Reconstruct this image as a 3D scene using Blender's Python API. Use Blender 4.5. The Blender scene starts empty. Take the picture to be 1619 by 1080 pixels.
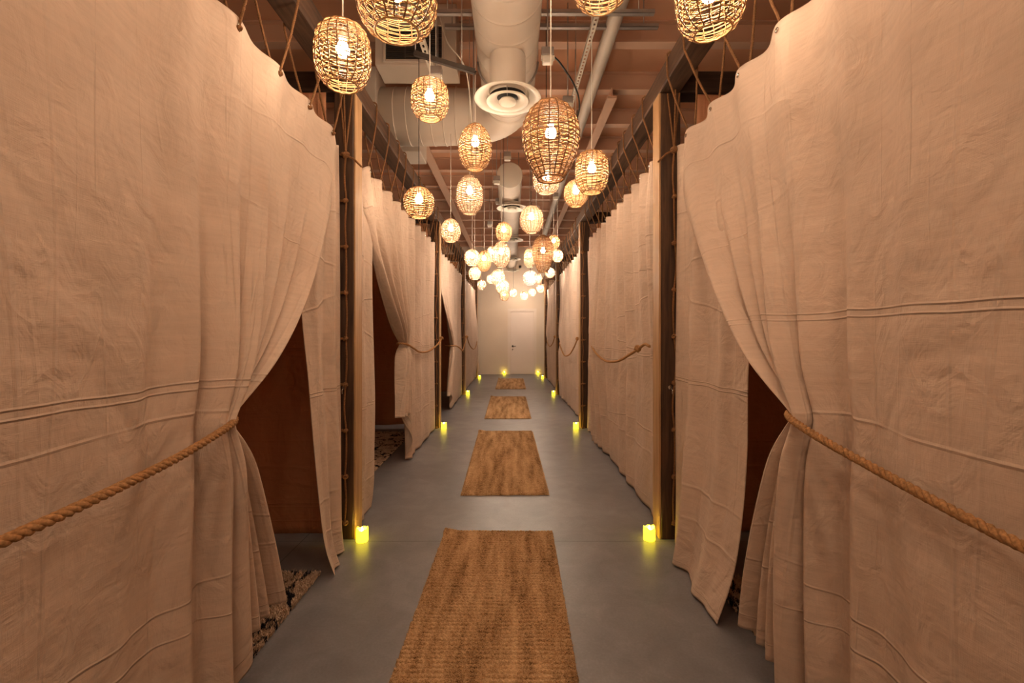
import bpy, math, random
from mathutils import Vector, noise
PI = math.pi
scene = bpy.context.scene
COL = scene.collection
random.seed(7)

# ------------------------------------------------------------------ helpers
class MB:
    def __init__(self):
        self.v = []; self.f = []; self.smooth = []
    def add(self, vs, fs, sm=False):
        o = len(self.v)
        self.v += [tuple(p) for p in vs]
        self.f += [tuple(i + o for i in q) for q in fs]
        self.smooth += [sm] * len(fs)
    def box(self, x0, x1, y0, y1, z0, z1, bev=0.0):
        if bev <= 0:
            v = [(x, y, z) for z in (z0, z1) for y in (y0, y1) for x in (x0, x1)]
            self.add(v, [(0, 2, 3, 1), (4, 5, 7, 6), (0, 1, 5, 4), (2, 6, 7, 3), (0, 4, 6, 2), (1, 3, 7, 5)])
            return
        b = bev
        vs = []; idx = {}
        for sx, xx in ((0, x0), (1, x1)):
            for sy, yy in ((0, y0), (1, y1)):
                for sz, zz in ((0, z0), (1, z1)):
                    ix = xx + (b if sx == 0 else -b); iy = yy + (b if sy == 0 else -b); iz = zz + (b if sz == 0 else -b)
                    for a, p in (('x', (xx, iy, iz)), ('y', (ix, yy, iz)), ('z', (ix, iy, zz))):
                        idx[(sx, sy, sz, a)] = len(vs); vs.append(p)
        F = []
        for s in (0, 1):
            F.append([idx[(s, a, c, 'x')] for a, c in ((0, 0), (1, 0), (1, 1), (0, 1))][::(1 if s else -1)])
            F.append([idx[(a, s, c, 'y')] for a, c in ((0, 0), (1, 0), (1, 1), (0, 1))][::(-1 if s else 1)])
            F.append([idx[(a, c, s, 'z')] for a, c in ((0, 0), (1, 0), (1, 1), (0, 1))][::(1 if s else -1)])
        for a in (0, 1):
            for c in (0, 1):
                F.append([idx[(0, a, c, 'y')], idx[(1, a, c, 'y')], idx[(1, a, c, 'z')], idx[(0, a, c, 'z')]])
                F.append([idx[(a, 0, c, 'x')], idx[(a, 1, c, 'x')], idx[(a, 1, c, 'z')], idx[(a, 0, c, 'z')]])
                F.append([idx[(a, c, 0, 'x')], idx[(a, c, 1, 'x')], idx[(a, c, 1, 'y')], idx[(a, c, 0, 'y')]])
                for d in (0, 1):
                    F.append([idx[(a, c, d, 'x')], idx[(a, c, d, 'y')], idx[(a, c, d, 'z')]])
        self.add(vs, F)
    def lathe(self, prof, n=24, c=(0, 0, 0), axis='z', sm=True, cap=True):
        vs = []
        for r, h in prof:
            for i in range(n):
                a = 2 * PI * i / n
                p = (r * math.cos(a), r * math.sin(a), h)
                if axis == 'y': p = (p[0], p[2], p[1])
                if axis == 'x': p = (p[2], p[0], p[1])
                vs.append((p[0] + c[0], p[1] + c[1], p[2] + c[2]))
        fs = []
        for k in range(len(prof) - 1):
            for i in range(n):
                j = (i + 1) % n
                fs.append((k * n + i, k * n + j, (k + 1) * n + j, (k + 1) * n + i))
        self.add(vs, fs, sm)
        if cap:
            if prof[0][0] > 1e-5: self.add(vs[:n], [tuple(range(n))[::-1]])
            if prof[-1][0] > 1e-5: self.add(vs[-n:], [tuple(range(n))])
    def tube(self, pts, r, n=6, closed=False, cap=True, flat=1.0):
        pts = [Vector(p) for p in pts]
        m = len(pts)
        rs = r if hasattr(r, '__len__') else [r] * m
        tan = []
        for i in range(m):
            if closed: t = pts[(i + 1) % m] - pts[i - 1]
            else: t = pts[min(i + 1, m - 1)] - pts[max(i - 1, 0)]
            tan.append(t.normalized() if t.length > 1e-9 else Vector((0, 0, 1)))
        up = Vector((0, 0, 1)) if abs(tan[0].z) < .9 else Vector((1, 0, 0))
        nrm = (up - tan[0] * up.dot(tan[0])).normalized()
        vs = []
        for i in range(m):
            nrm = nrm - tan[i] * nrm.dot(tan[i])
            nrm = nrm.normalized() if nrm.length > 1e-6 else tan[i].orthogonal().normalized()
            bi = tan[i].cross(nrm)
            for k in range(n):
                a = 2 * PI * k / n
                vs.append(pts[i] + nrm * (rs[i] * math.cos(a)) + bi * (rs[i] * flat * math.sin(a)))
        fs = []
        for i in range(m if closed else m - 1):
            j = (i + 1) % m
            for k in range(n):
                l = (k + 1) % n
                fs.append((i * n + k, i * n + l, j * n + l, j * n + k))
        if cap and not closed:
            fs.append(tuple(range(n))[::-1]); fs.append(tuple((m - 1) * n + k for k in range(n)))
        self.add(vs, fs, True)
    def rope(self, pts, R, pitch=.05, strands=3, n=5, step=None):
        """twisted three strand rope along a polyline"""
        pts = resample(pts, step or pitch / 8)
        m = len(pts)
        tan = [(pts[min(i + 1, m - 1)] - pts[max(i - 1, 0)]).normalized() for i in range(m)]
        up = Vector((0, 0, 1)) if abs(tan[0].z) < .9 else Vector((1, 0, 0))
        nrm = (up - tan[0] * up.dot(tan[0])).normalized()
        fr = []
        for i in range(m):
            nrm = (nrm - tan[i] * nrm.dot(tan[i])).normalized()
            fr.append((nrm.copy(), tan[i].cross(nrm)))
        d = (pts[1] - pts[0]).length
        for s in range(strands):
            q = []
            for i in range(m):
                a = 2 * PI * (i * d / pitch + s / strands)
                q.append(pts[i] + fr[i][0] * (R * .5 * math.cos(a)) + fr[i][1] * (R * .5 * math.sin(a)))
            self.tube(q, R * .56, n)
    def knot(self, c, R, seed=0):
        rnd = random.Random(seed)
        c = Vector(c)
        for k in range(3):
            ax = Vector((rnd.uniform(-1, 1), rnd.uniform(-1, 1), rnd.uniform(-1, 1))).normalized()
            a = ax.orthogonal().normalized(); b = ax.cross(a)
            self.tube([c + ax * (rnd.uniform(-.4, .4) * R) + a * (R * 1.1 * math.cos(t * PI / 5)) + b * (R * .9 * math.sin(t * PI / 5)) for t in range(10)], R * .62, 5, closed=True)
    def sphere(self, c, r, nu=16, nv=10, sz=1.0):
        prof = [(max(r * math.sin(PI * k / nv), 1e-6), -r * sz * math.cos(PI * k / nv)) for k in range(nv + 1)]
        self.lathe(prof, nu, c, cap=False)
    def mesh(self, name, mat):
        me = bpy.data.meshes.new(name)
        me.from_pydata([tuple(p) for p in self.v], [], self.f)
        me.polygons.foreach_set('use_smooth', self.smooth)
        me.materials.append(mat)
        me.update()
        return me
    def build(self, name, mat, parent=None, loc=None):
        return link(name, self.mesh(name, mat), parent, loc)

def resample(pts, step):
    pts = [Vector(p) for p in pts]
    L = [0.0]
    for a, b in zip(pts, pts[1:]): L.append(L[-1] + (b - a).length)
    m = max(3, int(L[-1] / step) + 1)
    out = []; k = 0
    for i in range(m):
        t = L[-1] * i / (m - 1)
        while k < len(L) - 2 and L[k + 1] < t: k += 1
        u = (t - L[k]) / max(L[k + 1] - L[k], 1e-9)
        out.append(pts[k].lerp(pts[k + 1], min(max(u, 0), 1)))
    return out

def spline(pts, n=10):
    P = [Vector(p) for p in pts]
    P = [P[0] * 2 - P[1]] + P + [P[-1] * 2 - P[-2]]
    out = []
    for i in range(1, len(P) - 2):
        for k in range(n):
            t = k / n
            a, b, c, d = P[i - 1], P[i], P[i + 1], P[i + 2]
            out.append(.5 * ((2 * b) + (c - a) * t + (2 * a - 5 * b + 4 * c - d) * t * t + (3 * b - a - 3 * c + d) * t ** 3))
    out.append(P[-2].copy())
    return out

def link(name, me, parent=None, loc=None):
    o = bpy.data.objects.new(name, me)
    COL.objects.link(o)
    if parent is not None: o.parent = parent
    if loc is not None: o.location = loc
    return o

def tag(o, label, cat, group=None, kind=None):
    if label: o['label'] = label
    if cat: o['category'] = cat
    if group: o['group'] = group
    if kind: o['kind'] = kind
    return o

def thing(name, label, cat, loc=(0, 0, 0), group=None):
    o = link(name, None, None, loc)
    o.empty_display_size = .1
    return tag(o, label, cat, group)

def struct(name, mb, mat, loc=None):
    o = mb.build(name, mat, None, loc); o['kind'] = 'structure'; return o

def sm(t):
    t = min(max(t, 0.0), 1.0); return t * t * (3 - 2 * t)

# ------------------------------------------------------------------ materials
class NT:
    def __init__(self, name):
        self.m = bpy.data.materials.new(name); self.m.use_nodes = True
        self.t = self.m.node_tree; self.b = self.t.nodes['Principled BSDF']
    def n(self, typ, **kw):
        nd = self.t.nodes.new(typ)
        for k, v in kw.items():
            if k.startswith('i_'):
                nd.inputs[k[2:].replace('_', ' ')].default_value = v
            else: setattr(nd, k, v)
        return nd
    def l(self, a, b): self.t.links.new(a, b)
    def math(self, op, a, b=None, c=None, clamp=False):
        nd = self.t.nodes.new('ShaderNodeMath'); nd.operation = op; nd.use_clamp = clamp
        for i, x in enumerate((a, b, c)):
            if x is None: continue
            if isinstance(x, (int, float)): nd.inputs[i].default_value = x
            else: self.l(x, nd.inputs[i])
        return nd.outputs[0]
    def ramp(self, fac, stops):
        nd = self.t.nodes.new('ShaderNodeValToRGB'); cr = nd.color_ramp
        while len(cr.elements) < len(stops): cr.elements.new(.5)
        for e, (p, c) in zip(cr.elements, stops):
            e.position = p; e.color = (c[0], c[1], c[2], 1)
        self.l(fac, nd.inputs[0]); return nd.outputs[0]
    def noise(self, vec, scale, detail=3, rough=.5, dist=0.0):
        nd = self.n('ShaderNodeTexNoise')
        nd.inputs['Scale'].default_value = scale; nd.inputs['Detail'].default_value = detail
        nd.inputs['Roughness'].default_value = rough; nd.inputs['Distortion'].default_value = dist
        if vec is not None: self.l(vec, nd.inputs['Vector'])
        return nd.outputs[0]
    def mapping(self, vec, scale=(1, 1, 1), rot=(0, 0, 0)):
        nd = self.n('ShaderNodeMapping'); nd.inputs['Scale'].default_value = scale; nd.inputs['Rotation'].default_value = rot
        self.l(vec, nd.inputs['Vector']); return nd.outputs[0]
    def bump(self, h, strength=.5, dist=.01, nrm=None):
        nd = self.n('ShaderNodeBump'); nd.inputs['Strength'].default_value = strength; nd.inputs['Distance'].default_value = dist
        self.l(h, nd.inputs['Height'])
        if nrm is not None: self.l(nrm, nd.inputs['Normal'])
        return nd.outputs[0]
    def setup(self, color=None, rough=.7, metal=0, spec=.5, normal=None):
        b = self.b
        if color is not None:
            if isinstance(color, tuple): b.inputs['Base Color'].default_value = (*color, 1)
            else: self.l(color, b.inputs['Base Color'])
        if isinstance(rough, (int, float)): b.inputs['Roughness'].default_value = rough
        else: self.l(rough, b.inputs['Roughness'])
        b.inputs['Metallic'].default_value = metal
        b.inputs['Specular IOR Level'].default_value = spec
        if normal is not None: self.l(normal, b.inputs['Normal'])
        return self.m

def simple(name, c, rough=.6, metal=0, var=.08, scale=8, spec=.4, bump=.0):
    t = NT(name); co = t.n('ShaderNodeTexCoord').outputs['Object']
    nz = t.noise(co, scale, 4)
    lo = tuple(x * (1 - var) for x in c); hi = tuple(min(x * (1 + var), 1) for x in c)
    col = t.ramp(nz, [(.3, lo), (.7, hi)])
    nm = t.bump(t.noise(co, scale * 12, 3), bump, .004) if bump else None
    return t.setup(col, rough, metal, spec, nm)

def wood(name, dark, light, axis='z', rough=.55, sc=1.0):
    t = NT(name); co = t.n('ShaderNodeTexCoord').outputs['Object']
    s = {'z': (1, 1, .06), 'y': (1, .06, 1), 'x': (.06, 1, 1)}[axis]
    mp = t.mapping(co, s)
    g = t.noise(mp, 38 * sc, 5, .6, .6)
    blot = t.noise(t.mapping(co, tuple(.3 + .7 * q for q in s)), 5, 4, .6)
    f = t.math('ADD', t.math('MULTIPLY', g, .65), t.math('MULTIPLY', blot, .35))
    col = t.ramp(f, [(.34, dark), (.62, light)])
    return t.setup(col, rough, 0, .3, t.bump(g, .5, .003))

def canvas(name, base, transl=.12, seams=((1.2, .6),), creaseU=.93):
    t = NT(name)
    uv = t.n('ShaderNodeUVMap').outputs['UV']
    sep = t.n('ShaderNodeSeparateXYZ'); t.l(uv, sep.inputs[0])
    U, V = sep.outputs[0], sep.outputs[1]
    weave = t.math('ADD', t.noise(t.mapping(uv, (1, .12, 1)), 420, 2), t.noise(t.mapping(uv, (.12, 1, 1)), 420, 2))
    slub = t.noise(t.mapping(uv, (.1, 1, 1)), 60, 3, .6)
    soft = t.noise(t.mapping(uv, (1, .7, 1)), 2.6, 3, .5, .8)
    def ridge(vec, sc, wd, dist):
        nz = t.noise(vec, sc, 1.0, .4, dist)
        d = t.math('ABSOLUTE', t.math('SUBTRACT', nz, .5))
        return t.math('SUBTRACT', 1.0, t.math('DIVIDE', d, wd, clamp=True), clamp=True)
    r1 = ridge(t.mapping(uv, (1, .13, 1), (0, 0, .5)), 1.9, .010, .3)
    r2 = ridge(t.mapping(uv, (.14, 1, 1), (0, 0, -.25)), 2.0, .008, .35)
    r4 = ridge(t.mapping(uv, (1, .11, 1), (0, 0, 1.0)), 2.6, .010, .5)
    r5 = ridge(t.mapping(uv, (1, .12, 1), (0, 0, -.5)), 3.0, .012, .5)
    r3 = ridge(t.mapping(uv, (1, .4, 1), (0, 0, -.5)), 3.2, .018, .8)
    msk = t.noise(uv, 1.1, 2)
    mk = t.math('MULTIPLY', t.math('SUBTRACT', msk, .45, clamp=True), 5.0, clamp=True)
    mk2 = t.math('SUBTRACT', 1.0, mk, clamp=True)
    rid = t.math('ADD', t.math('MULTIPLY', r1, t.math('MULTIPLY', mk, .8)), t.math('MULTIPLY', r2, t.math('MULTIPLY', mk2, .8)))
    rid = t.math('ADD', rid, t.math('MULTIPLY', r3, t.math('MULTIPLY', mk, .25)))
    mk3 = t.math('MULTIPLY', t.math('SUBTRACT', t.noise(uv, 1.7, 2), .48, clamp=True), 6.0, clamp=True)
    rid = t.math('ADD', rid, t.math('MULTIPLY', t.math('ADD', r4, r5), t.math('MULTIPLY', mk3, .6)))
    crinkle = t.noise(t.mapping(uv, (1, .8, 1)), 9, 3, .5, 1.6)
    # pressed vertical fold lines left by packing
    fr = t.math('ABSOLUTE', t.math('SUBTRACT', t.math('FRACT', t.math('DIVIDE', t.math('ADD', U, .35), creaseU)), .5))
    vc = t.math('SUBTRACT', 1.0, t.math('DIVIDE', fr, .008, clamp=True), clamp=True)
    hgt = t.math('ADD', t.math('MULTIPLY', rid, .0045), t.math('MULTIPLY', vc, .002))
    hgt = t.math('ADD', hgt, t.math('MULTIPLY', soft, .036))
    hgt = t.math('ADD', hgt, t.math('MULTIPLY', crinkle, .009))
    line = None
    wob = t.math('MULTIPLY', t.math('SUBTRACT', t.noise(uv, 2.2, 2), .5), .03)
    for z0, wd in seams:
        for dz in (0, -.022):
            dd = t.math('ABSOLUTE', t.math('SUBTRACT', t.math('ADD', V, wob), z0 + dz))
            ln = t.math('SUBTRACT', 1.0, t.math('DIVIDE', dd, .0045, clamp=True), clamp=True)
            hgt = t.math('ADD', hgt, t.math('MULTIPLY', ln, .0035 * wd))
            line = ln if line is None else t.math('MAXIMUM', line, ln)
    hem = t.math('SUBTRACT', 1.0, t.math('DIVIDE', t.math('ABSOLUTE', t.math('SUBTRACT', V, .075)), .004, clamp=True), clamp=True)
    hgt = t.math('ADD', hgt, t.math('MULTIPLY', hem, .003))
    hgt = t.math('ADD', hgt, t.math('MULTIPLY', weave, .0006))
    hgt = t.math('ADD', hgt, t.math('MULTIPLY', slub, .0012))
    nm = t.bump(hgt, 1.0, 1.0)
    f = t.math('ADD', t.math('MULTIPLY', slub, .5), t.math('MULTIPLY', t.noise(uv, 3.5, 4), .5))
    lo = tuple(x * .86 for x in base); hi = tuple(min(1, x * 1.08) for x in base)
    col = t.ramp(f, [(.3, lo), (.7, hi)])
    m = t.setup(col, .92, 0, .12, nm)
    tr = t.n('ShaderNodeBsdfTranslucent'); tr.inputs[0].default_value = (base[0], base[1] * .72, base[2] * .5, 1)
    mx = t.n('ShaderNodeMixShader'); mx.inputs[0].default_value = transl
    t.l(t.b.outputs[0], mx.inputs[1]); t.l(tr.outputs[0], mx.inputs[2])
    t.l(mx.outputs[0], t.t.nodes['Material Output'].inputs['Surface'])
    return m

def emit(name, col, strength, base=(.8, .8, .8)):
    t = NT(name); t.setup(base, .5)
    t.b.inputs['Emission Color'].default_value = (*col, 1)
    t.b.inputs['Emission Strength'].default_value = strength
    return t.m

BULB = 500.0
CANDLE = 5.0
EXPO = 0.0
# palette
CAN = (.64, .49, .39)
M = {}
M['canvas'] = canvas('cotton_canvas', CAN, .10, ((1.20, 1.0),))
M['canvas_high'] = canvas('cotton_canvas_high_seam', CAN, .10, ((1.43, 1.0),))
M['canvas_light_tint'] = canvas('cotton_canvas_light_tint', (.62, .30, .16), .25, ((1.2, .8), (.18, .8)))  # same canvas; the tents' dim warm light is painted into its reddish colour
M['dark_wood'] = wood('stained_post_wood', (.022, .011, .007), (.10, .05, .027))
M['dark_wood_y'] = wood('stained_beam_wood', (.035, .018, .011), (.12, .063, .036), 'y', .7)
M['dark_wood_x'] = wood('stained_cross_wood', (.018, .010, .008), (.06, .032, .022), 'x')
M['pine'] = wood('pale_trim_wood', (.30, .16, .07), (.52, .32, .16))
M['rope'] = simple('manila_rope', (.42, .22, .095), .85, 0, .35, 160, .15, .6)
M['rope_dark'] = simple('dark_manila_rope', (.24, .115, .05), .85, 0, .3, 160, .15, .6)
M['wick_n'] = simple('rattan', (.40, .215, .08), .55, 0, .3, 30, .35)
M['wick_l'] = simple('pale_rattan', (.54, .37, .24), .55, 0, .2, 30, .35)
M['wick_d'] = simple('brown_rattan', (.30, .145, .05), .5, 0, .3, 30, .4)
M['wick_g'] = simple('grey_rattan', (.30, .26, .25), .5, 0, .2, 30, .4)
M['rib_n'] = simple('rattan_rib', (.15, .07, .026), .6, 0, .2, 30, .3)
M['white_cord'] = simple('white_cord', (.72, .66, .58), .6, 0, .03)
M['black_cord'] = simple('black_cord', (.02, .018, .016), .5, 0, .03)
M['socket'] = simple('socket_plastic', (.55, .5, .45), .4, 0, .03)
M['bulb'] = emit('warm_bulb_glass', (1.0, .76, .53), BULB * .52)
M['bulb_mid'] = emit('medium_bulb_glass', (1.0, .79, .58), BULB * .75)
M['bulb_far'] = emit('bright_bulb_glass', (1.0, .82, .64), BULB * 1.0)
M['bulb_added'] = emit('added_bulb_glass', (1.0, .74, .50), BULB * .82)  # for the added unseen lanterns, strength set to light the near curtains
M['duct'] = simple('painted_duct', (.60, .52, .44), .5, 0, .04, 3, .4)
M['diff'] = simple('diffuser_metal', (.74, .68, .58), .4, 0, .03, 3, .4)
M['hole'] = simple('dark_opening', (.02, .016, .013), .7, 0, .05)
M['deck'] = simple('painted_deck', (.66, .36, .22), .75, 0, .07, 1.3, .25)
M['steel'] = simple('painted_joist', (.64, .41, .29), .6, 0, .06, 2, .3)
M['strut'] = simple('galvanised_strut', (.44, .40, .37), .4, .6, .1, 12)
M['darkstrut'] = simple('dark_strut', (.10, .085, .075), .45, .4, .1, 12)
M['wall'] = simple('painted_wall', (.80, .67, .54), .75, 0, .04, 1.5, .25, .15)
M['sidewall'] = simple('side_wall_paint', (.50, .30, .20), .8, 0, .05, 1.5, .2)
M['door'] = simple('painted_door', (.86, .74, .66), .45, 0, .02, 2, .4)
M['frame'] = simple('door_frame_paint', (.84, .72, .62), .45, 0, .02, 2, .4)
M['metal'] = simple('dark_handle_metal', (.03, .027, .025), .35, .7, .1)
M['chrome'] = simple('bright_steel', (.7, .68, .65), .2, 1, .05)
M['candle'] = emit('led_candle_wax', (1.0, .78, .015), CANDLE, (.85, .75, .3))
M['flame'] = emit('led_candle_flame', (1.0, .86, .25), CANDLE * 14, (.9, .8, .4))

def floor_mat():
    t = NT('polished_concrete'); co = t.n('ShaderNodeTexCoord').outputs['Object']
    a = t.noise(co, .8, 5, .6, .4); b = t.noise(co, 5, 6, .65, .6); c = t.noise(co, 90, 2)
    f = t.math('ADD', t.math('MULTIPLY', a, .5), t.math('ADD', t.math('MULTIPLY', b, .35), t.math('MULTIPLY', c, .15)))
    col = t.ramp(f, [(.34, (.12, .118, .126)), (.5, (.18, .176, .186)), (.64, (.25, .244, .256))])
    sep = t.n('ShaderNodeSeparateXYZ'); t.l(co, sep.inputs[0])
    wob = t.math('MULTIPLY', t.math('SUBTRACT', t.noise(co, 3, 3), .5), .012)
    dy = t.math('ABSOLUTE', t.math('ADD', t.math('SUBTRACT', sep.outputs[1], 2.965), wob))
    dx = t.math('ABSOLUTE', t.math('ADD', t.math('ADD', sep.outputs[0], 1.37), wob))
    j = t.math('MAXIMUM', t.math('LESS_THAN', dy, .0028), t.math('LESS_THAN', dx, .0028))
    mx = t.n('ShaderNodeMixRGB'); t.l(t.math('MULTIPLY', j, .75), mx.inputs[0]); t.l(col, mx.inputs[1]); mx.inputs[2].default_value = (.03, .028, .027, 1)
    r = .36
    return t.setup(mx.outputs[0], r, 0, .5, t.bump(t.math('SUBTRACT', t.math('MULTIPLY', c, .3), j), .25, .003))
M['floor'] = floor_mat()

def jute_mat():
    t = NT('jute_weave'); co = t.n('ShaderNodeTexCoord').outputs['Object']
    g = t.noise(t.mapping(co, (1, 6, 1)), 28, 4, .7)
    k = t.noise(t.mapping(co, (1, .12, 1)), 14, 3, .6)
    fine = t.noise(co, 260, 2, .6)
    f = t.math('ADD', t.math('MULTIPLY', g, .25), t.math('ADD', t.math('MULTIPLY', k, .35), t.math('MULTIPLY', fine, .4)))
    col = t.ramp(f, [(.38, (.075, .034, .014)), (.47, (.37, .215, .10)), (.60, (.68, .45, .25))])
    return t.setup(col, .9, 0, .15, t.bump(fine, .9, .004))
M['jute'] = jute_mat()

def shag_mat():
    t = NT('shag_rug_pattern'); co = t.n('ShaderNodeTexCoord').outputs['Object']
    a = t.noise(t.mapping(co, (1, 1, 0)), 5.2, 2, .5, 1.4)
    d = t.math('ABSOLUTE', t.math('SUBTRACT', a, .56))
    p = t.math('LESS_THAN', d, .030)
    fine = t.noise(co, 120, 2)
    c1 = t.ramp(fine, [(.3, (.40, .27, .18)), (.7, (.72, .56, .42))])
    mx = t.n('ShaderNodeMixRGB'); t.l(p, mx.inputs[0]); t.l(c1, mx.inputs[1]); mx.inputs[2].default_value = (.02, .018, .024, 1)
    return t.setup(mx.outputs[0], .95, 0, .1)
M['shag'] = shag_mat()

# ------------------------------------------------------------------ room
XL, XR = -4.3, 4.3           # room side walls
YB, YW = -4.0, 14.83         # behind the camera / end wall
ZC = 4.26
mb = MB(); mb.box(XL - .2, XR + .2, YB - .2, YW + .2, -.12, 0); struct('floor', mb, M['floor'])
mb = MB(); mb.box(XL - .2, XR + .2, YB - .2, YW + .2, ZC, ZC + .12); struct('ceiling', mb, M['deck'])
mb = MB(); mb.box(XL - .12, XL, YB, YW, 0, ZC); struct('wall_left', mb, M['sidewall'])
mb = MB(); mb.box(XR, XR + .12, YB, YW, 0, ZC); struct('wall_right', mb, M['sidewall'])
mb = MB(); mb.box(XL, XR, YB - .12, YB, 0, ZC); struct('wall_rear', mb, M['sidewall'])
DX0, DX1, DZ = -.09, .75, 2.09
mb = MB()
mb.box(XL, DX0, YW, YW + .12, 0, ZC); mb.box(DX1, XR, YW, YW + .12, 0, ZC); mb.box(DX0, DX1, YW, YW + .12, DZ, ZC)
struct('wall_end', mb, M['wall'])
mb = MB(); mb.box(DX0 + .045, DX1 - .045, YW + .035, YW + .08, .006, DZ - .045, .004)
dr = struct('door_1', mb, M['door'])
h = MB()
h.lathe([(.001, -.02), (.028, -.018), (.03, -.004), (.030, 0)], 20, (DX0 + .11, YW + .034, .92), 'y')
h.lathe([(.010, -.055), (.010, -.018)], 12, (DX0 + .11, YW + .034, .92), 'y')
h.box(DX0 + .10, DX0 + .215, YW - .026, YW - .012, .912, .930, .004)
h.build('door_handle', M['metal'], dr)
h = MB(); h.lathe([(.001, -.012), (.022, -.010), (.024, 0)], 16, (DX0 + .11, YW + .034, .81), 'y'); h.build('keyhole', M['chrome'], dr)
h = MB()
for x0, x1, z0, z1 in ((DX0, DX0 + .045, 0, DZ), (DX1 - .045, DX1, 0, DZ), (DX0 + .045, DX1 - .045, DZ - .045, DZ)):
    h.box(x0, x1, YW + .0, YW + .12, z0, z1)
for x0, x1, z0, z1 in ((DX0 - .05, DX0 + .005, 0, DZ + .05), (DX1 - .005, DX1 + .05, 0, DZ + .05), (DX0 + .005, DX1 - .005, DZ - .005, DZ + .05)):
    h.box(x0, x1, YW - .018, YW + .001, z0, z1)
o = h.build('door_frame', M['frame'], dr)
for n_, x0, x1 in (('baseboard_left', -1.6, DX0 - .05), ('baseboard_right', DX1 + .05, 1.6)):
    mb = MB(); mb.box(x0, x1, YW - .014, YW, 0, .10, .003); struct(n_, mb, M['wall'])
mb = MB(); mb.lathe([(.001, -.05), (.03, -.045), (.045, -.02), (.045, 0)], 16, (.26, YW, 3.5), 'y')
tag(mb.build('smoke_sensor', M['metal']), 'small dark round sensor high on the end wall above the white door', 'sensor')

# ceiling joists: one thing each
joist = MB()
joist.box(XL, XR, -.05, .05, -.012, 0); joist.box(XL, XR, -.004, .004, -.19, -.012); joist.box(XL, XR, -.055, .055, -.205, -.19)
jm = joist.mesh('ceiling_joist', M['steel'])
for i in range(22):
    y = -3.2 + .83 * i
    if y > YW - .2: break
    o = link('ceiling_joist', jm, None, (0, y, ZC - .001))
    tag(o, 'painted steel joist running crosswise under the ceiling deck', 'joist', 'ceiling joists')
for x, nm, r0, lab in ((-1.22, 'ceiling_girder', .06, 'long painted steel girder running lengthwise left of the duct'),
                       (1.10, 'ceiling_girder', .05, 'long painted steel girder running lengthwise right of the duct, beyond the pipe')):
    g = MB(); g.box(x - r0, x + r0, 5.6 if x < 0 else 5.0, YW - .005, ZC - .325, ZC - .300); g.box(x - .006, x + .006, 5.6 if x < 0 else 5.0, YW - .005, ZC - .3, ZC - .206)
    tag(g.build(nm, M['steel']), lab, 'girder')
g = MB(); g.tube([(.80, -3.5, 3.93), (.84, 3.0, 3.93), (.86, YW - .005, 3.93)], .062, 20)
pp = g.build('ceiling_pipe', M['duct']); tag(pp, 'long pale round pipe running lengthwise to the right of the duct', 'pipe')
for y in (1.6, 3.38, 5.9, 8.4, 11):
    g = MB(); g.tube([(.845, y - .018, 3.93), (.845, y + .018, 3.93)], .068, 20); g.build('pipe_collar', M['duct'], pp)
    g = MB(); g.tube([(.845, y, 3.99), (.845, y, ZC - .002)], .005, 8); g.build('pipe_hanger', M['strut'], pp)

# ---- ducts
def duct_y(prof_r, y0, y1, x, z, seam, rings=.30, cap0=True):
    g = MB(); P = [(prof_r, y0)]
    y = y0 + rings
    while y < y1:
        P += [(prof_r, y - .02), (prof_r, y - .004), (prof_r + .0025, y - .002), (prof_r + .0025, y + .002), (prof_r, y + .004), (prof_r, y + .02)]; y += rings
    P.append((prof_r, y1))
    g.lathe(P, 48, (x, 0, z), 'y', True, True)
    return g
DUX, DUZ = -.035, 3.56
g = duct_y(.235, -3.6, 4.25, DUX, DUZ, True, .21)
# elbow turning left
R = .40; cx, cy = DUX - R, 4.25
ring = []
for k in range(13):
    a = PI / 2 * k / 12
    ring.append((cx + R * math.cos(a), cy + R * math.sin(a), DUZ, .235 + .03 * k / 12))
g.tube([(p[0], p[1], p[2]) for p in ring] + [(cx - .35, cy + R, DUZ), (cx - .9, cy + R, DUZ)], [p[3] for p in ring] + [.275, .275], 48)
md = g.build('spiral_duct', M['duct'])
tag(md, 'large pale round spiral duct overhead that bends left behind the nearest diffuser', 'duct')
g = MB()
for k in range(1, 7): g.tube([(cx - .12 * k - .004, cy + R, DUZ), (cx - .12 * k + .004, cy + R, DUZ)], .2795, 48)
g.build('seam_band', M['duct'], md)
g = MB(); g.box(cx - .96, cx - .86, cy + R - .33, cy + R + .33, DUZ - .33, DUZ + .33, .004); g.build('end_flange', M['duct'], md)
for y in (.8, 2.2, 3.7):
    g = MB()
    g.tube([(DUX + .245 * math.cos(a * PI / 24 - PI), y, DUZ + .245 * math.sin(a * PI / 24 - PI)) for a in range(25)], .008, 6)
    for s in (-1, 1): g.tube([(DUX + s * .245, y, DUZ), (DUX + s * .245, y, ZC - .21)], .004, 6)
    g.build('duct_strap', M['strut'], md)
g = duct_y(.178, 6.36, YW - .02, -.035, 3.56, True, .45)
fd = g.build('spiral_duct', M['duct']); tag(fd, 'smaller pale round duct with a flat end cap, running on to the end wall', 'duct')
g = MB(); g.lathe([(.001, -.012), (.172, -.010), (.182, -.006), (.182, .03)], 40, (-.035, 6.36, 3.56), 'y'); g.build('end_cap', M['diff'], fd)
for x in (-.17, .10):
    for y in (6.8, 9.0, 11.2):
        g = MB(); g.tube([(x, y, 3.60), (x, y, ZC - .21)], .005, 6); g.build('duct_hanger', M['strut'], fd)

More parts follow.
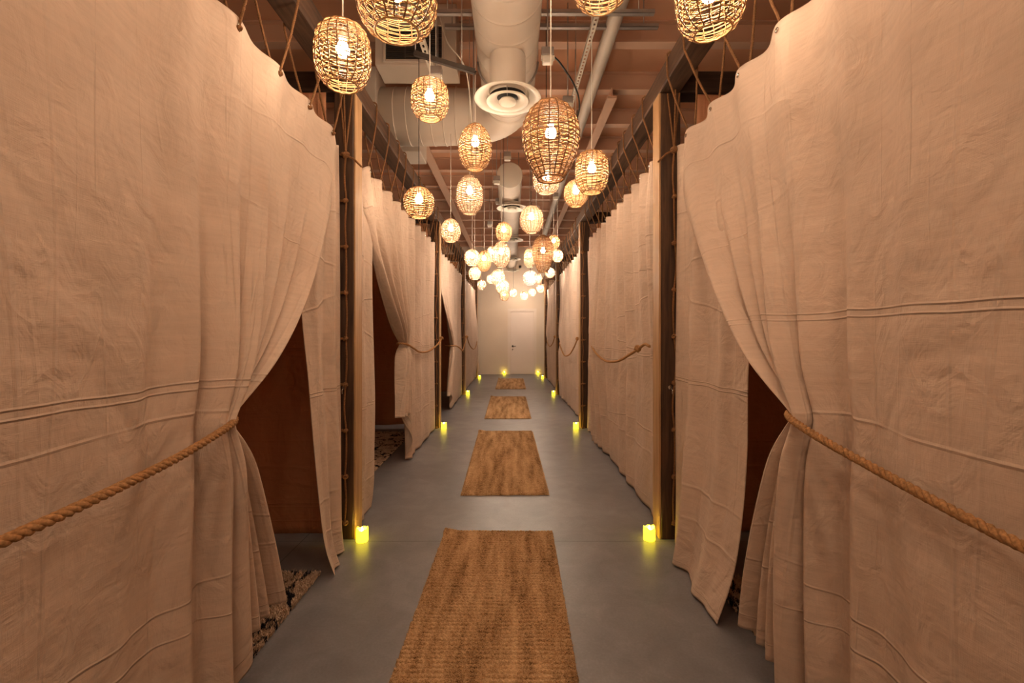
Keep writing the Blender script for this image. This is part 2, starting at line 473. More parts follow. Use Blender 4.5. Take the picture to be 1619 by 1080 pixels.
# ---- round ceiling diffusers
def diffuser(x, y, z, ztop, R, label):
    t = thing('ceiling_diffuser', label, 'air diffuser', (x, y, z), 'round diffusers under the duct')
    s = R / .24
    g = MB(); g.lathe([(.13 * s, .02), (.13 * s, ztop - z)], 32, cap=False); g.build('neck', M['duct'], t)
    g = MB(); g.lathe([(.155 * s, .035), (.175 * s, .022), (.20 * s, .008), (.238 * s, .0), (.240 * s, .004), (.236 * s, .010), (.20 * s, .02), (.165 * s, .045), (.135 * s, .05)], 48, cap=False); g.build('outer_cone', M['diff'], t)
    g = MB(); g.lathe([(.0 + 1e-5, .030), (.128 * s, .028), (.129 * s, .03)], 32, cap=False); g.build('dark_throat', M['hole'], t)
    g = MB(); g.lathe([(.075 * s, .012), (.09 * s, .0), (.12 * s, -.012), (.150 * s, -.020), (.152 * s, -.014), (.12 * s, .0), (.085 * s, .02)], 48, cap=False); g.build('middle_cone', M['diff'], t)
    g = MB(); g.lathe([(1e-5, -.034), (.045 * s, -.033), (.062 * s, -.026), (.064 * s, -.016), (.05 * s, .0), (1e-5, .004)], 32, cap=False); g.build('centre_disc', M['diff'], t)
    g = MB()
    for k in range(3):
        a = k * 2 * PI / 3 + .5
        g.tube([(0, 0, .006), (.15 * s * math.cos(a), .15 * s * math.sin(a), .02)], .004, 6)
    g.build('spoke', M['strut'], t)
    return t
diffuser(-.032, 3.27, 3.035, 3.335, .24, 'nearest and largest round white ceiling diffuser, fully visible under the big duct')
for y, lab in ((7.15, 'second round ceiling diffuser, behind the large dark beehive lantern'), (9.6, 'third round ceiling diffuser along the smaller duct'),
               (12.1, 'fourth round ceiling diffuser along the smaller duct, partly behind lanterns'), (14.35, 'farthest round ceiling diffuser, just in front of the end wall')):
    diffuser(-.0, y, 3.31, 3.395, .24, lab)

# ---- air handler with dark grille
t = thing('air_handler', 'large pale box unit with a dark louvred grille at the upper left of the ceiling', 'air handler', (-.85, 4.0, 3.71))
g = MB(); g.box(-.355, .36, .0, .30, 0, .545, .006); g.build('housing', M['duct'], t)
g = MB()
for x0, x1, z0, z1 in ((-.28, -.255, .02, .36), (.235, .26, .02, .36), (-.255, .235, .02, .045), (-.255, .235, .335, .36)):
    g.box(x0, x1, -.02, .001, z0, z1, .003)
g.build('grille_frame', M['duct'], t)
g = MB(); g.box(-.255, .235, -.006, -.001, .045, .335); g.build('grille_back', M['hole'], t)
g = MB()
for k in range(16): g.box(-.254, .234, -.018, -.008, .052 + .0178 * k, .057 + .0178 * k)
g.box(-.09, -.084, -.019, -.008, .046, .334)
g.build('louvre', M['darkstrut'], t)
# wall panel box behind it
g = MB(); g.box(-1.52, -1.06, 5.25, 5.65, 3.45, ZC - .002, .006)
tag(g.build('hanging_cabinet', M['duct']), 'pale metal cabinet hanging under the ceiling behind the left beam', 'cabinet')

# ---- perforated struts and rails
def slotted(name, p0, p1, w, mat, label, slots=True):
    p0 = Vector(p0); p1 = Vector(p1); d = (p1 - p0); L = d.length; d.normalize()
    sd = d.cross(Vector((0, 0, 1))).normalized(); up = sd.cross(d)
    g = MB()
    def bx(a0, a1, s0, s1, u0, u1):
        v = [p0 + d * a + sd * s + up * u for u in (u0, u1) for s in (s0, s1) for a in (a0, a1)]
        g.add(v, [(0, 2, 3, 1), (4, 5, 7, 6), (0, 1, 5, 4), (2, 6, 7, 3), (0, 4, 6, 2), (1, 3, 7, 5)])
    bx(0, L, -w, -w + .003, 0, .03); bx(0, L, w - .003, w, 0, .03)
    if slots:
        n_ = int(L / .05)
        bx(0, L, -w, -w * .36, 0, .003); bx(0, L, w * .36, w, 0, .003)
        for k in range(n_ + 1):
            a = k * L / n_; bx(max(a - .012, 0), min(a + .012, L), -w * .36, w * .36, 0, .003)
    else: bx(0, L, -w, w, .0, .003)
    o = g.build(name, mat); tag(o, label, 'strut'); return o
def hangers(o, pts, ztop):
    for p in pts:
        g = MB(); g.tube([p, (p[0], p[1], ztop)], .004, 6); g.build('threaded_rod', M['strut'], o)
o = slotted('slotted_channel', (.655, 3.0, 3.78), (.60, 7.4, 3.78), .022, M['diff'], 'perforated white channel running lengthwise right of the big duct')
hangers(o, [(.653, 3.2, 3.81), (.64, 4.6, 3.81), (.61, 6.6, 3.81)], ZC - .002)
o = slotted('slotted_channel', (-.70, 3.0, 3.60), (-.63, 3.9, 3.42), .022, M['diff'], 'short perforated white channel sloping above the lantern under the grille')
hangers(o, [(-.699, 3.02, 3.62), (-.632, 3.88, 3.45)], ZC - .002)
o = slotted('strut_rail', (-.60, 3.52, 3.82), (1.10, 3.52, 3.82), .02, M['strut'], 'first of two grey rails crossing above the duct', False)
hangers(o, [(-.5, 3.52, 3.84), (.98, 3.52, 3.84)], ZC - .002)
o = slotted('strut_rail', (-.56, 3.80, 3.90), (1.22, 3.80, 3.90), .02, M['strut'], 'second of two grey rails crossing above the duct, slightly farther', False)
hangers(o, [(-.5, 3.80, 3.92), (1.1, 3.80, 3.92)], ZC - .002)
o = slotted('strut_rail', (-.70, 3.25, 3.34), (-.26, 3.15, 3.15), .016, M['darkstrut'], 'dark sloping rail between the grille and the nearest diffuser', False)
hangers(o, [(-.69, 3.248, 3.37), (-.35, 3.17, 3.22)], ZC - .002)

def outlet_box(x, y, z, label):
    t = thing('junction_box', label, 'junction box', (x, y, z), 'junction boxes hanging from the ceiling')
    g = MB(); g.box(-.045, .045, -.03, .03, 0, .06, .004); g.build('box_body', M['strut'], t)
    g = MB(); g.box(-.040, .040, -.034, .026, -.052, -.002, .006); g.box(-.050, -.040, -.03, .0, -.03, -.006); g.box(.040, .050, -.03, .0, -.03, -.006); g.build('plug', M['diff'], t)
    g = MB(); g.tube([(0, 0, .06), (0, 0, ZC - .002 - z)], .005, 6); g.build('conduit', M['strut'], t)
outlet_box(.262, 3.35, 3.39, 'grey box with a white plug hanging right of the duct, above the large beehive lantern')
outlet_box(.49, 4.0, 3.37, 'grey box with a white plug under the perforated channel right of the large beehive lantern')
outlet_box(-.56, 3.35, 3.25, 'grey box with a white plug directly above the lantern under the wall grille')
outlet_box(-.33, 3.9, 3.05, 'grey box with a white plug at the left edge of the nearest diffuser')
outlet_box(-.06, 5.9, 3.64, 'grey box with a white plug in front of the flat duct end cap')
for x, y, z, lab in ((-.21, 6.2, 3.43, 'small plug box left of the flat duct end cap'), (-.25, 8.2, 3.72, 'small plug box beyond the flat duct end cap on its left'),
                (.34, 6.3, 3.05, 'small plug box right of the second diffuser'), (-.44, 9.0, 3.5, 'small plug box above the distant lantern cluster on its left'), (.72, 7.5, 3.6, 'small plug box beside the long pipe')):
    outlet_box(x, y, z, lab)
g = MB(); g.tube(spline([(.30, 3.38, 3.42), (.38, 3.5, 3.42), (.52, 3.72, 3.36), (.57, 3.85, 3.27), (.54, 3.96, 3.18), (.505, 4.0, 3.335)], 12), .007, 6)
tag(g.build('black_cable', M['black_cord']), 'black cable curving between the two plug boxes right of the duct', 'cable')
g = MB(); g.tube(spline([(-.58, 3.6, 3.9), (-.50, 3.5, 3.6), (-.35, 3.45, 3.35), (-.34, 3.85, 3.12)], 12), .005, 6)
tag(g.build('white_cable', M['white_cord']), 'white cable sagging down to the plug box beside the nearest diffuser', 'cable')

# ------------------------------------------------------------------ timber frame
POSTS = [-.51, 2.99, 6.48, 9.99, 13.55]
PW = .14
XI = {-1: -1.03, 1: .968}       # inner faces
ZB0, ZB1 = 2.94, 3.08
side_name = {-1: 'left', 1: 'right'}
ordn = ['behind the camera', 'nearest', 'second', 'third', 'farthest']
for s in (-1, 1):
    xi = XI[s]; xo = xi + s * PW
    a, b = min(xi, xo), max(xi, xo)
    g = MB(); g.box(a, b, -3.9, YW - .03, ZB0, ZB1, .008)
    o = g.build('timber_beam', M['dark_wood_y']); tag(o, 'long dark timber beam running lengthwise above the %s row of curtains' % side_name[s], 'beam')
    for i, y in enumerate(POSTS):
        lab = '%s dark wooden post of the %s row' % (ordn[i], side_name[s]) + (' with a small candle at its foot' if i else '')
        if i == 0: lab = 'dark wooden post of the %s row beside the camera, out of view' % side_name[s]
        t = thing('wooden_post', lab, 'post', ((a + b) / 2, y, 0))
        g = MB(); hw = PW / 2
        g.box(-hw + (.012 if s > 0 else 0), hw - (.012 if s < 0 else 0), 0, PW, 0, ZB0 - .001, .006); g.build('timber_core', M['dark_wood'], t)
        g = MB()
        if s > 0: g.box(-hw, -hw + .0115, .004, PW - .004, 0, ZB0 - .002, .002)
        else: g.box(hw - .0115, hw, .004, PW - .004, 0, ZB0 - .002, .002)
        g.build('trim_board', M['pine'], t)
        if i == 1:
            g = MB()
            g.lathe([(.014, -.004), (.014, 0)], 12, (0, 0, 1.0), 'y')
            g.tube([(0, -.004, 1.0), (0, -.03, 1.0), (0, -.045, .985), (0, -.042, .965), (0, -.028, .958)], .003, 6)
            g.build('eye_hook', M['chrome'], t)
        # cross timber out to the side wall
        g = MB()
        x0, x1 = (b + .001, XR - .005) if s > 0 else (XL + .005, a - .001)
        g.box(x0, x1, y, y + PW, ZB0, ZB1, .006)
        tag(g.build('cross_beam', M['dark_wood_x']), ('dark cross timber above the %s post of the %s row' % (ordn[i], side_name[s])) if i else 'dark cross timber behind the camera on the %s' % side_name[s], 'beam')

# ------------------------------------------------------------------ cloth
def cloth(name, fn, nu, nv, width, height, mat, parent=None):
    vs = []; uvs = []
    for j in range(nv + 1):
        for i in range(nu + 1):
            u = i / nu; v = j / nv
            vs.append(fn(u, v)); uvs.append((u * width, (1 - v) * height))
    fs = []
    for j in range(nv):
        for i in range(nu):
            a = j * (nu + 1) + i
            fs.append((a, a + 1, a + nu + 2, a + nu + 1))
    me = bpy.data.meshes.new(name); me.from_pydata([tuple(p) for p in vs], [], fs)
    uvl = me.uv_layers.new(name='UVMap')
    li = 0
    for p in me.polygons:
        p.use_smooth = True
        for vi in p.vertices:
            uvl.data[li].uv = uvs[vi]; li += 1
    me.materials.append(mat); me.update()
    o = link(name, me, parent)
    md_ = o.modifiers.new('thickness', 'SOLIDIFY'); md_.thickness = .003; md_.offset = 0
    return o

def fbm(x, y, s): return noise.noise(Vector((x, y, s * 7.31)))

def grommets(parent, pts, s):
    for p in pts:
        g = MB()
        g.tube([(0, .0085 * math.cos(k * PI / 6), .0085 * math.sin(k * PI / 6)) for k in range(12)], .0028, 5, closed=True)
        g.build('grommet', M['chrome'], parent, (p[0] - s * .005, p[1], p[2]))

def tied(s, Ya, Yb, Yt, Zt, Yh, Xp, Ztop, xt, lift, nf, seed, top_amp=.02, pw=1.9, zh=.018, foldamp=1.0, hemxt=0.0, p=None, hp=2.0, base=.02):
    """curtain hung on loops from Ya (held end) to Yb, its free end gathered to (Yt, Zt) and flaring to Yh at the hem"""
    W = abs(Yb - Ya); sg = 1 if Yb > Ya else -1
    r = abs(Yt - Ya) / W
    kk = nf.get('k', 22.0)
    def gm(u): return -math.log(math.exp(-kk * u) + math.exp(-kk * r)) / kk + math.log(1 + math.exp(-kk * r)) / kk
    def zhem(u): return zh + lift * sm((u - nf.get('la', .68)) / nf.get('lw', .32)) ** 1.3
    def fn(u, v):
        ztop = Ztop - nf.get('sc', .018) * (.5 + .5 * math.cos(2 * PI * nf['g'] * u)) * (1 if u < .995 else 0) - .06 * sm((u - .95) / .05) * nf.get('droop', 1)
        vt = (Ztop - Zt) / Ztop
        yT = u
        yG = gm(u)
        r0 = r - 1.2 / kk
        yH = yG + (abs(Yh - Ya) - abs(Yt - Ya)) / W * max(0, (u - r0) / (1 - r0)) ** nf.get('fl', 1.6)
        dw = 1 / (1 + math.exp(kk * (u - r)))
        if v < vt:
            t = v / vt; g = t ** pw; yy = yT * (1 - g) + yG * g; z = ztop + (Zt - ztop) * t
            comp = g * max(0, 1 - dw); bz = sm(t ** 1.3); below = 0
        else:
            t = (v - vt) / (1 - vt); q = t ** .75
            yy = yG * (1 - q) + yH * q; z = Zt + (zhem(u) - Zt) * t
            comp = (1 - .35 * q) * max(0, 1 - dw); bz = 1 - sm(t * .9) * (1 - hemxt); below = t
        A = foldamp * .052 * max(comp, 0) ** .8
        tight = 1 - .5 * math.exp(-((v - vt) / .05) ** 2)
        ph = 2 * PI * nf['n'] * (u ** 1.15) + 1.7 * fbm(u * 4.5, v * 1.0, seed)
        fold = math.sin(ph) + .28 * math.sin(2 * ph + 1.1 + 3 * fbm(u * 2, v * 2, seed + 2))
        x = A * tight * fold
        x += top_amp * math.cos(2 * PI * nf['g'] * u) * math.exp(-v * nf.get('tf', 5.0))
        x += base * (fbm(u * W * 1.1, v * 1.5, seed + 1) * 1.6 + .6 * math.sin(2 * PI * nf['m'] * u + seed)) * sm(v * 4 + .2) * (1 - .4 * below)
        x += -xt * bz * sm((u - .25) / .6)
        yy += .004 * math.sin(ph + 1.3) * comp
        z += .006 * fbm(u * 9, v * 7, seed + 5) * (1 if v < .97 else 0)
        return (s * (Xp + x), Ya + sg * yy * W, max(z, .012))
    return fn

def panel(s, Y0, rows, ztop, nfold, amp, seed):
    """narrow hanging panel; rows = [(z, x_fixed, y_fixed, x_free, y_free)] from the top down"""
    def fn(u, v):
        k = v * (len(rows) - 1); i = min(int(k), len(rows) - 2); t = k - i
        a, b = rows[i], rows[i + 1]
        a0 = rows[max(i - 1, 0)]; b1 = rows[min(i + 2, len(rows) - 1)]
        def cr(q): return .5 * (2 * a[q] + (b[q] - a0[q]) * t + (2 * a0[q] - 5 * a[q] + 4 * b[q] - b1[q]) * t * t + (3 * a[q] - a0[q] - 3 * b[q] + b1[q]) * t ** 3)
        z = cr(0); xf, yf, xe, ye = cr(1), cr(2), cr(3), cr(4)
        bow = cr(5) if len(a) > 5 else 0
        x = xf + (xe - xf) * u - bow * math.sin(PI * u)
        y = yf + (ye - yf) * u
        am = amp * math.sin(PI * min(u * 1.15, 1)) * (.55 + .45 * v)
        ph = 2 * PI * nfold * u + 1.4 * fbm(u * 2, v * 1.5, seed)
        x += am * (math.sin(ph) + .3 * math.sin(2 * ph + 1)) + .016 * fbm(u * 3, v * 4, seed + 3) * sm(u * 5)
        z += .01 * math.cos(2 * PI * 3 * u) * math.exp(-v * 20)
        return (s * x, y, max(z, .010))
    return fn

def curtain(name, label, group=None):
    return thing(name, label, 'curtain', (0, 0, 0), group)

# rope loop template meshes per side
loop_me = {}
for s in (-1, 1):
    for k in range(3):
        rnd = random.Random(10 * k + s)
        dy1 = .02 + .025 * k; dy2 = -.03 - .025 * k
        front = -s
        dz = ZB0 - 2.575; xc = s * (abs(XI[s]) + PW / 2 - 1.10)
        hwf = PW / 2 + .011
        P = [(front * .013, 0, .0), (front * .02, 0, .012)]
        fx = xc + front * hwf; bx_ = xc - front * hwf
        P += [(front * .03 + (fx - front * .03) * .5, dy1 * .5, dz * .5), (fx, dy1, dz - .004), (fx, dy1 + .01, dz + .07), (fx, dy1 + .012, dz + PW + .002),
              (fx - front * .012, dy1 + .01, dz + PW + .011), (xc, 0, dz + PW + .012), (bx_ + front * .012, dy2, dz + PW + .011), (bx_, dy2, dz + PW + .002), (bx_, dy2, dz + .07), (bx_, dy2, dz - .004),
              (bx_ * .5 - front * .01, dy2 * .5, dz * .5), (-front * .016, 0, .01), (-front * .012, 0, -.001), (front * .0, 0, -.004), (front * .014, 0, -.002)]
        g = MB(); g.rope(P, .0072, .03, 3, 5, .011)
        g.knot((front * .016, 0, -.006), .009, k)
        loop_me[(s, k)] = g.mesh('rope_loop', M['rope_dark'])

def loops(s, ys, Xp, zt, label, group):
    for i, y in enumerate(ys):
        k = i % 3
        o = link('rope_loop', loop_me[(s, k)], None, (s * 1.10, y, 2.575))
        tag(o, label, 'rope', group)

def lerp(a, b, t): return a + (b - a) * t

curt = {}
def add_curtain(key, label, fn, W, nu, nv, mat, s, gys=None, Ya=None, Yb=None, Ztop=2.6, fabric='fabric'):
    t = curtain('curtain', label)
    cloth('drape', fn, nu, nv, W, Ztop, mat, t)
    if gys:
        pts = []
        for y in gys:
            u = (y - Ya) / (Yb - Ya)
            p = fn(min(max(u, 0), 1), .012); pts.append((p[0], p[1], p[2] - .0))
        grommets(t, pts, s)
    curt[key] = fn
    return t

def gy(a, b, n_): return [a + (b - a) * (i + .5) / n_ for i in range(n_)]

# ---- near left (free end gathered by the thick rope)
def bay_loops(s, ys, label, group): loops(s, ys, 1.10, 2.575, label, group)
NL = tied(-1, -.9, 2.92, 1.53, 1.06, 1.92, 1.10, 2.61, .12, .22, dict(n=13, g=12, m=3, sc=.006, la=.72, lw=.09), 3, top_amp=.014, foldamp=1.0, base=.042, hemxt=.8)
g_ = [-.9 + 3.82 * (i + .5) / 12 for i in range(12)]
add_curtain('NL', 'large cream canvas curtain filling the left foreground, tied back with a thick rope', NL, 3.9, 330, 150, M['canvas'], -1, g_, -.9, 2.92, 2.61)
bay_loops(-1, g_[2:], 'short brown rope loop hanging the large left foreground curtain from the beam', 'rope loops of the left foreground curtain')
# ---- near right
NR = tied(1, -.9, 2.94, 1.52, 1.08, 1.90, 1.09, 2.60, .12, .14, dict(n=12, g=12, m=4, sc=.012, la=.72, lw=.09), 11, top_amp=.022, foldamp=1.1, base=.050, hemxt=.7)
g_ = [-.9 + 3.84 * (i + .5) / 12 for i in range(12)]
add_curtain('NR', 'large cream canvas curtain filling the right foreground, tied back with a thick rope', NR, 3.9, 330, 150, M['canvas_high'], 1, g_, -.9, 2.94, 2.60)
bay_loops(1, g_[2:], 'short brown rope loop hanging the large right foreground curtain from the beam', 'rope loops of the right foreground curtain')

# ---- narrow laced panels in the near openings
rowsL = [(2.56, 1.12, 2.94, 1.15, 2.62, .0), (2.2, 1.115, 2.94, 1.15, 2.56, .0), (1.6, 1.11, 2.94, 1.14, 2.46, .0), (1.1, 1.11, 2.94, 1.12, 2.49, 0), (.72, 1.105, 2.94, 1.09, 2.50, 0), (.22, 1.10, 2.93, 1.04, 2.52, -.01), (.015, 1.09, 2.92, .98, 2.52, -.01)]
add_curtain('PL', 'narrow canvas panel laced to the nearest left post, beside the dark opening', panel(-1, 0, rowsL, 2.56, 2.5, .030, 21), .6, 60, 110, M['canvas'], -1, Ztop=2.56)
rowsR = [(2.56, 1.07, 2.95, 1.17, 2.25, .0), (2.2, 1.07, 2.95, 1.16, 2.22, .0), (1.6, 1.065, 2.95, 1.14, 2.18, .0), (1.15, 1.06, 2.95, 1.12, 2.15, 0.01), (.78, 1.06, 2.95, 1.10, 2.13, .02), (.30, 1.06, 2.94, 1.03, 2.09, .035), (.015, 1.05, 2.93, .955, 2.10, .05)]
add_curtain('PR', 'canvas panel laced to the nearest right post, its pointed hem touching the floor', panel(1, 0, rowsR, 2.56, 2.5, .032, 31), .9, 80, 110, M['canvas'], 1, Ztop=2.56)

# ---- left bay two
L1 = tied(-1, 6.40, 3.24, 4.80, 1.24, 4.50, 1.09, 2.60, -.05, .50, dict(n=10, g=10, m=7, la=.56, lw=.12, tf=3), 41, top_amp=.028, pw=1.5, foldamp=1.3, base=.024, hemxt=.6)
g_ = gy(3.24, 6.40, 10)
add_curtain('L1', 'tied-back canvas curtain in the second left bay, its lifted hem showing the dark inside', L1, 3.3, 200, 110, M['canvas'], -1, g_, 6.40, 3.24, 2.6)
bay_loops(-1, g_, 'brown rope loop hanging the second curtain of the left row from the beam', 'rope loops of the second left bay')
rows = [(2.55, 1.10, 3.15, 1.11, 3.62, 0), (1.7, 1.09, 3.15, 1.10, 3.60, 0), (.9, 1.08, 3.15, 1.09, 3.60, 0), (.4, 1.08, 3.15, 1.085, 3.58, 0), (.015, 1.07, 3.16, 1.09, 3.52, -.01)]
add_curtain('P1', 'narrow straight canvas strip hanging just behind the nearest left post', panel(-1, 0, rows, 2.55, 2, .015, 43), .5, 40, 90, M['canvas'], -1, Ztop=2.55)
# ---- left bay three
L2 = tied(-1, 9.92, 6.74, 7.95, 1.12, 7.6, 1.09, 2.60, .04, .28, dict(n=9, g=10, m=5, la=.60, lw=.12), 51, pw=1.7, foldamp=.9, base=.018, hemxt=.5)
g_ = gy(6.74, 9.92, 10)
add_curtain('L2', 'tied-back canvas curtain in the third left bay', L2, 3.3, 150, 90, M['canvas'], -1, g_, 9.92, 6.74, 2.6)
bay_loops(-1, g_, 'brown rope loop hanging the third curtain of the left row from the beam', 'rope loops of the third left bay')
# ---- left bay four
L3 = tied(-1, 10.16, 13.40, 13.0, 1.10, 13.2, 1.09, 2.60, .06, .05, dict(n=9, g=10, m=5), 61, pw=1.7, foldamp=1.1, base=.018)
g_ = gy(10.16, 13.40, 10)
add_curtain('L3', 'farthest canvas curtain of the left row, close to the end wall', L3, 3.3, 130, 80, M['canvas'], -1, g_, 10.16, 13.40, 2.6)
bay_loops(-1, g_, 'brown rope loop hanging the farthest curtain of the left row from the beam', 'rope loops of the fourth left bay')
# ---- right bays
R1 = tied(1, 3.18, 6.05, 5.45, 1.20, 5.6, 1.04, 2.60, .05, .04, dict(n=12, g=11, m=8, tf=1.6), 71, top_amp=.032, pw=2.4, foldamp=1.2, base=.030)
g_ = gy(3.18, 6.05, 11)
add_curtain('R1', 'long pleated canvas curtain closing the second right bay, with a rope sagging across it', R1, 3.3, 240, 110, M['canvas'], 1, g_, 3.18, 6.05, 2.6)
bay_loops(1, g_, 'brown rope loop hanging the second curtain of the right row from the beam', 'rope loops of the second right bay')
rows = [(2.5, 1.07, 6.44, 1.07, 5.72, 0), (1.7, 1.09, 6.44, 1.09, 5.62, 0), (.9, 1.08, 6.44, 1.08, 5.6, 0), (.3, 1.07, 6.44, 1.08, 5.6, 0), (.015, 1.06, 6.42, 1.07, 5.65, 0)]
add_curtain('P2', 'narrow canvas panel laced to the second right post, overlapped by the pleated curtain', panel(1, 0, rows, 2.5, 3, .018, 73), .8, 60, 90, M['canvas'], 1, Ztop=2.5)
R2 = tied(1, 6.66, 9.92, 9.2, 1.15, 9.4, 1.05, 2.60, .05, .03, dict(n=11, g=10, m=7, tf=1.6), 81, top_amp=.030, pw=2.4, foldamp=1.2, base=.028)
g_ = gy(6.66, 9.92, 10)
add_curtain('R2', 'brightly lit canvas curtain in the third right bay with a rope swag', R2, 3.3, 150, 90, M['canvas'], 1, g_, 6.66, 9.92, 2.6)
bay_loops(1, g_, 'brown rope loop hanging the third curtain of the right row from the beam', 'rope loops of the third right bay')
R3 = tied(1, 10.16, 13.42, 12.6, 1.15, 12.9, 1.05, 2.60, .05, .03, dict(n=9, g=10, m=6), 91, pw=2.0, foldamp=1.0, base=.016)
g_ = gy(10.16, 13.42, 10)
add_curtain('R3', 'canvas curtain in the fourth right bay, next to the farthest right post', R3, 3.3, 130, 80, M['canvas'], 1, g_, 10.16, 13.42, 2.6)
bay_loops(1, g_, 'brown rope loop hanging the fourth curtain of the right row from the beam', 'rope loops of the fourth right bay')
for s, lab in ((1, 'short canvas panel between the farthest right post and the end wall'), (-1, 'short canvas panel between the farthest left post and the end wall')):
    rows = [(2.5, 1.07, 13.72, 1.10, 14.7, 0), (1.7, 1.08, 13.72, 1.10, 14.6, 0), (.9, 1.08, 13.72, 1.08, 14.5, 0), (.3, 1.05, 13.72, 1.05, 14.45, 0), (.015, 1.03, 13.72, 1.02, 14.4, 0)]
    add_curtain('P5%d' % s, lab, panel(s, 0, rows, 2.5, 3, .015, 95), 1.0, 40, 60, M['canvas'], s, Ztop=2.5)

# ------------------------------------------------------------------ tie ropes
def tie(label, pts, R, kn=None, pitch=None):
    t = thing('tie_rope', label, 'rope', tuple(pts[0]))
    o = Vector(pts[0])
    q = [Vector(p) - o for p in spline(pts, 12)]
    g = MB(); g.rope(q, R, pitch or R * 4.6, 3, 6); g.build('rope_strand', M['rope'], t)
    if kn:
        g = MB(); g.knot(Vector(kn) - o, R * 1.7, 5); g.build('knot', M['rope'], t)
    return t
tie('thick twisted rope holding back the left foreground curtain',
    [(-1.055, -.40, 1.04), (-1.02, 0, .985), (-.975, .5, .955), (-.935, .86, .978), (-.92, 1.2, 1.010), (-.918, 1.42, 1.045), (-.938, 1.535, 1.06), (-.985, 1.585, 1.068), (-1.06, 1.56, 1.06), (-1.13, 1.42, 1.04), (-1.20, 1.1, 1.02), (-1.22, .3, 1.03), (-1.12, -.40, 1.04)], .0125)
tie('thick twisted rope holding back the right foreground curtain',
    [(1.0, -.40, 1.04), (.985, 0, .985), (.965, .5, .945), (.945, .85, .965), (.922, 1.2, 1.02), (.915, 1.40, 1.055), (.933, 1.53, 1.075), (.975, 1.58, 1.085), (1.05, 1.55, 1.08), (1.12, 1.42, 1.05), (1.20, 1.1, 1.03), (1.22, .3, 1.03), (1.09, -.40, 1.04)], .0125)
tie('sagging rope tying the second left curtain to the second left post',
    [(-1.0, 6.46, 1.27), (-1.01, 6.1, 1.19), (-1.03, 5.6, 1.13), (-1.055, 5.2, 1.14), (-1.07, 4.95, 1.19), (-1.10, 4.74, 1.24), (-1.17, 4.69, 1.25), (-1.24, 4.9, 1.24)], .011, (-1.0, 6.45, 1.28))
tie('sagging rope tying the third left curtain to the third left post',
    [(-1.0, 9.97, 1.26), (-.985, 9.5, 1.12), (-.97, 9.0, 1.02), (-.95, 8.6, 1.03), (-.95, 8.2, 1.09), (-.98, 7.92, 1.13), (-1.08, 7.86, 1.13), (-1.18, 8.1, 1.12)], .011, (-1.0, 9.96, 1.27))
tie('sagging rope tying the farthest left curtain to the third left post',
    [(-1.0, 10.14, 1.26), (-.99, 10.6, 1.08), (-.98, 11.4, .95), (-.98, 12.2, .96), (-.99, 12.8, 1.08), (-1.04, 13.08, 1.12), (-1.12, 13.05, 1.1)], .011, (-1.0, 10.15, 1.27))
tie('rope swag across the pleated second right curtain, knotted near the nearest right post',
    [(.955, 3.16, 1.265), (.955, 3.28, 1.275), (.945, 3.42, 1.235), (.935, 3.6, 1.19), (.93, 4.0, 1.11), (.93, 4.5, 1.08), (.935, 5.0, 1.12), (.95, 5.42, 1.20), (1.0, 5.58, 1.23), (1.09, 5.52, 1.22)], .011, (.945, 3.42, 1.24))
tie('rope swag across the brightly lit third right curtain',
    [(.955, 6.64, 1.27), (.95, 7.0, 1.13), (.945, 7.5, 1.0), (.945, 8.2, .95), (.95, 8.8, 1.05), (.97, 9.25, 1.15), (1.05, 9.35, 1.17), (1.12, 9.25, 1.15)], .011, (.955, 6.66, 1.27))
tie('rope swag across the fourth right curtain',
    [(.955, 10.14, 1.27), (.95, 10.7, 1.1), (.945, 11.3, 1.02), (.95, 12.0, 1.05), (.97, 12.65, 1.16), (1.1, 12.7, 1.17)], .011, (.955, 10.16, 1.27))

# ------------------------------------------------------------------ lacing ropes beside the posts
def lacing(s, x, y, z0, z1, n_, label, top=True, R=.0065, tail=True):
    t = thing('lacing_rope', label, 'rope', (s * x, y, 0))
    rnd = random.Random(int(y * 10) + s)
    pts = []; zs = [z1 + (z0 - z1) * k / (n_ - 1) for k in range(n_)]
    for k, z in enumerate(zs):
        pts.append((s * rnd.uniform(-.006, .006), rnd.uniform(-.006, .006), z))
        if k < n_ - 1: pts.append((s * rnd.uniform(-.012, .014), rnd.uniform(-.01, .0), (z + zs[k + 1]) / 2))
    g = MB(); g.rope(spline(pts, 8), R, R * 5, 3, 5)
    if top:
        for dx, dy in ((-.04, .03), (-.005, -.02), (.035, .02)):
            g.rope([(0, 0, z1), (s * dx, dy - .02, ZB0 - .02)], R * .9, R * 5, 3, 5)
    if tail: g.rope([(0, -.012, z1 - .005), (-s * .06, -.02, z1 - .035), (-s * .11, -.012, z1 - .085)], R, R * 5, 3, 5)
    g.build('rope_strand', M['rope_dark'], t)
    for k, z in enumerate(zs):
        g = MB(); g.knot((0, 0, 0), R * (2.6 if k == 0 else 1.8), k)
        g.tube([(0, 0, 0), (s * .03, .004, -.004), (s * .045, .008, .004), (s * .02, .012, .006)], R * .9, 6)
        g.build('knot', M['rope_dark'], t, (0, 0, z))
lacing(-1, 1.085, 2.965, .12, 2.52, 9, 'knotted rope lacing the narrow left panel to the nearest left post')
lacing(1, 1.055, 2.96, .12, 2.55, 9, 'knotted rope lacing the right panel to the nearest right post')
for s, y, lab in ((-1, 6.45, 'second left post'), (-1, 9.96, 'third left post'), (-1, 13.52, 'farthest left post'), (1, 6.45, 'second right post'), (1, 9.96, 'third right post'), (1, 13.52, 'farthest right post')):
    lacing(s, 1.07 if s < 0 else 1.0, y, .012, 2.5, 9, 'knotted rope lacing the curtain edge to the ' + lab, tail=False)

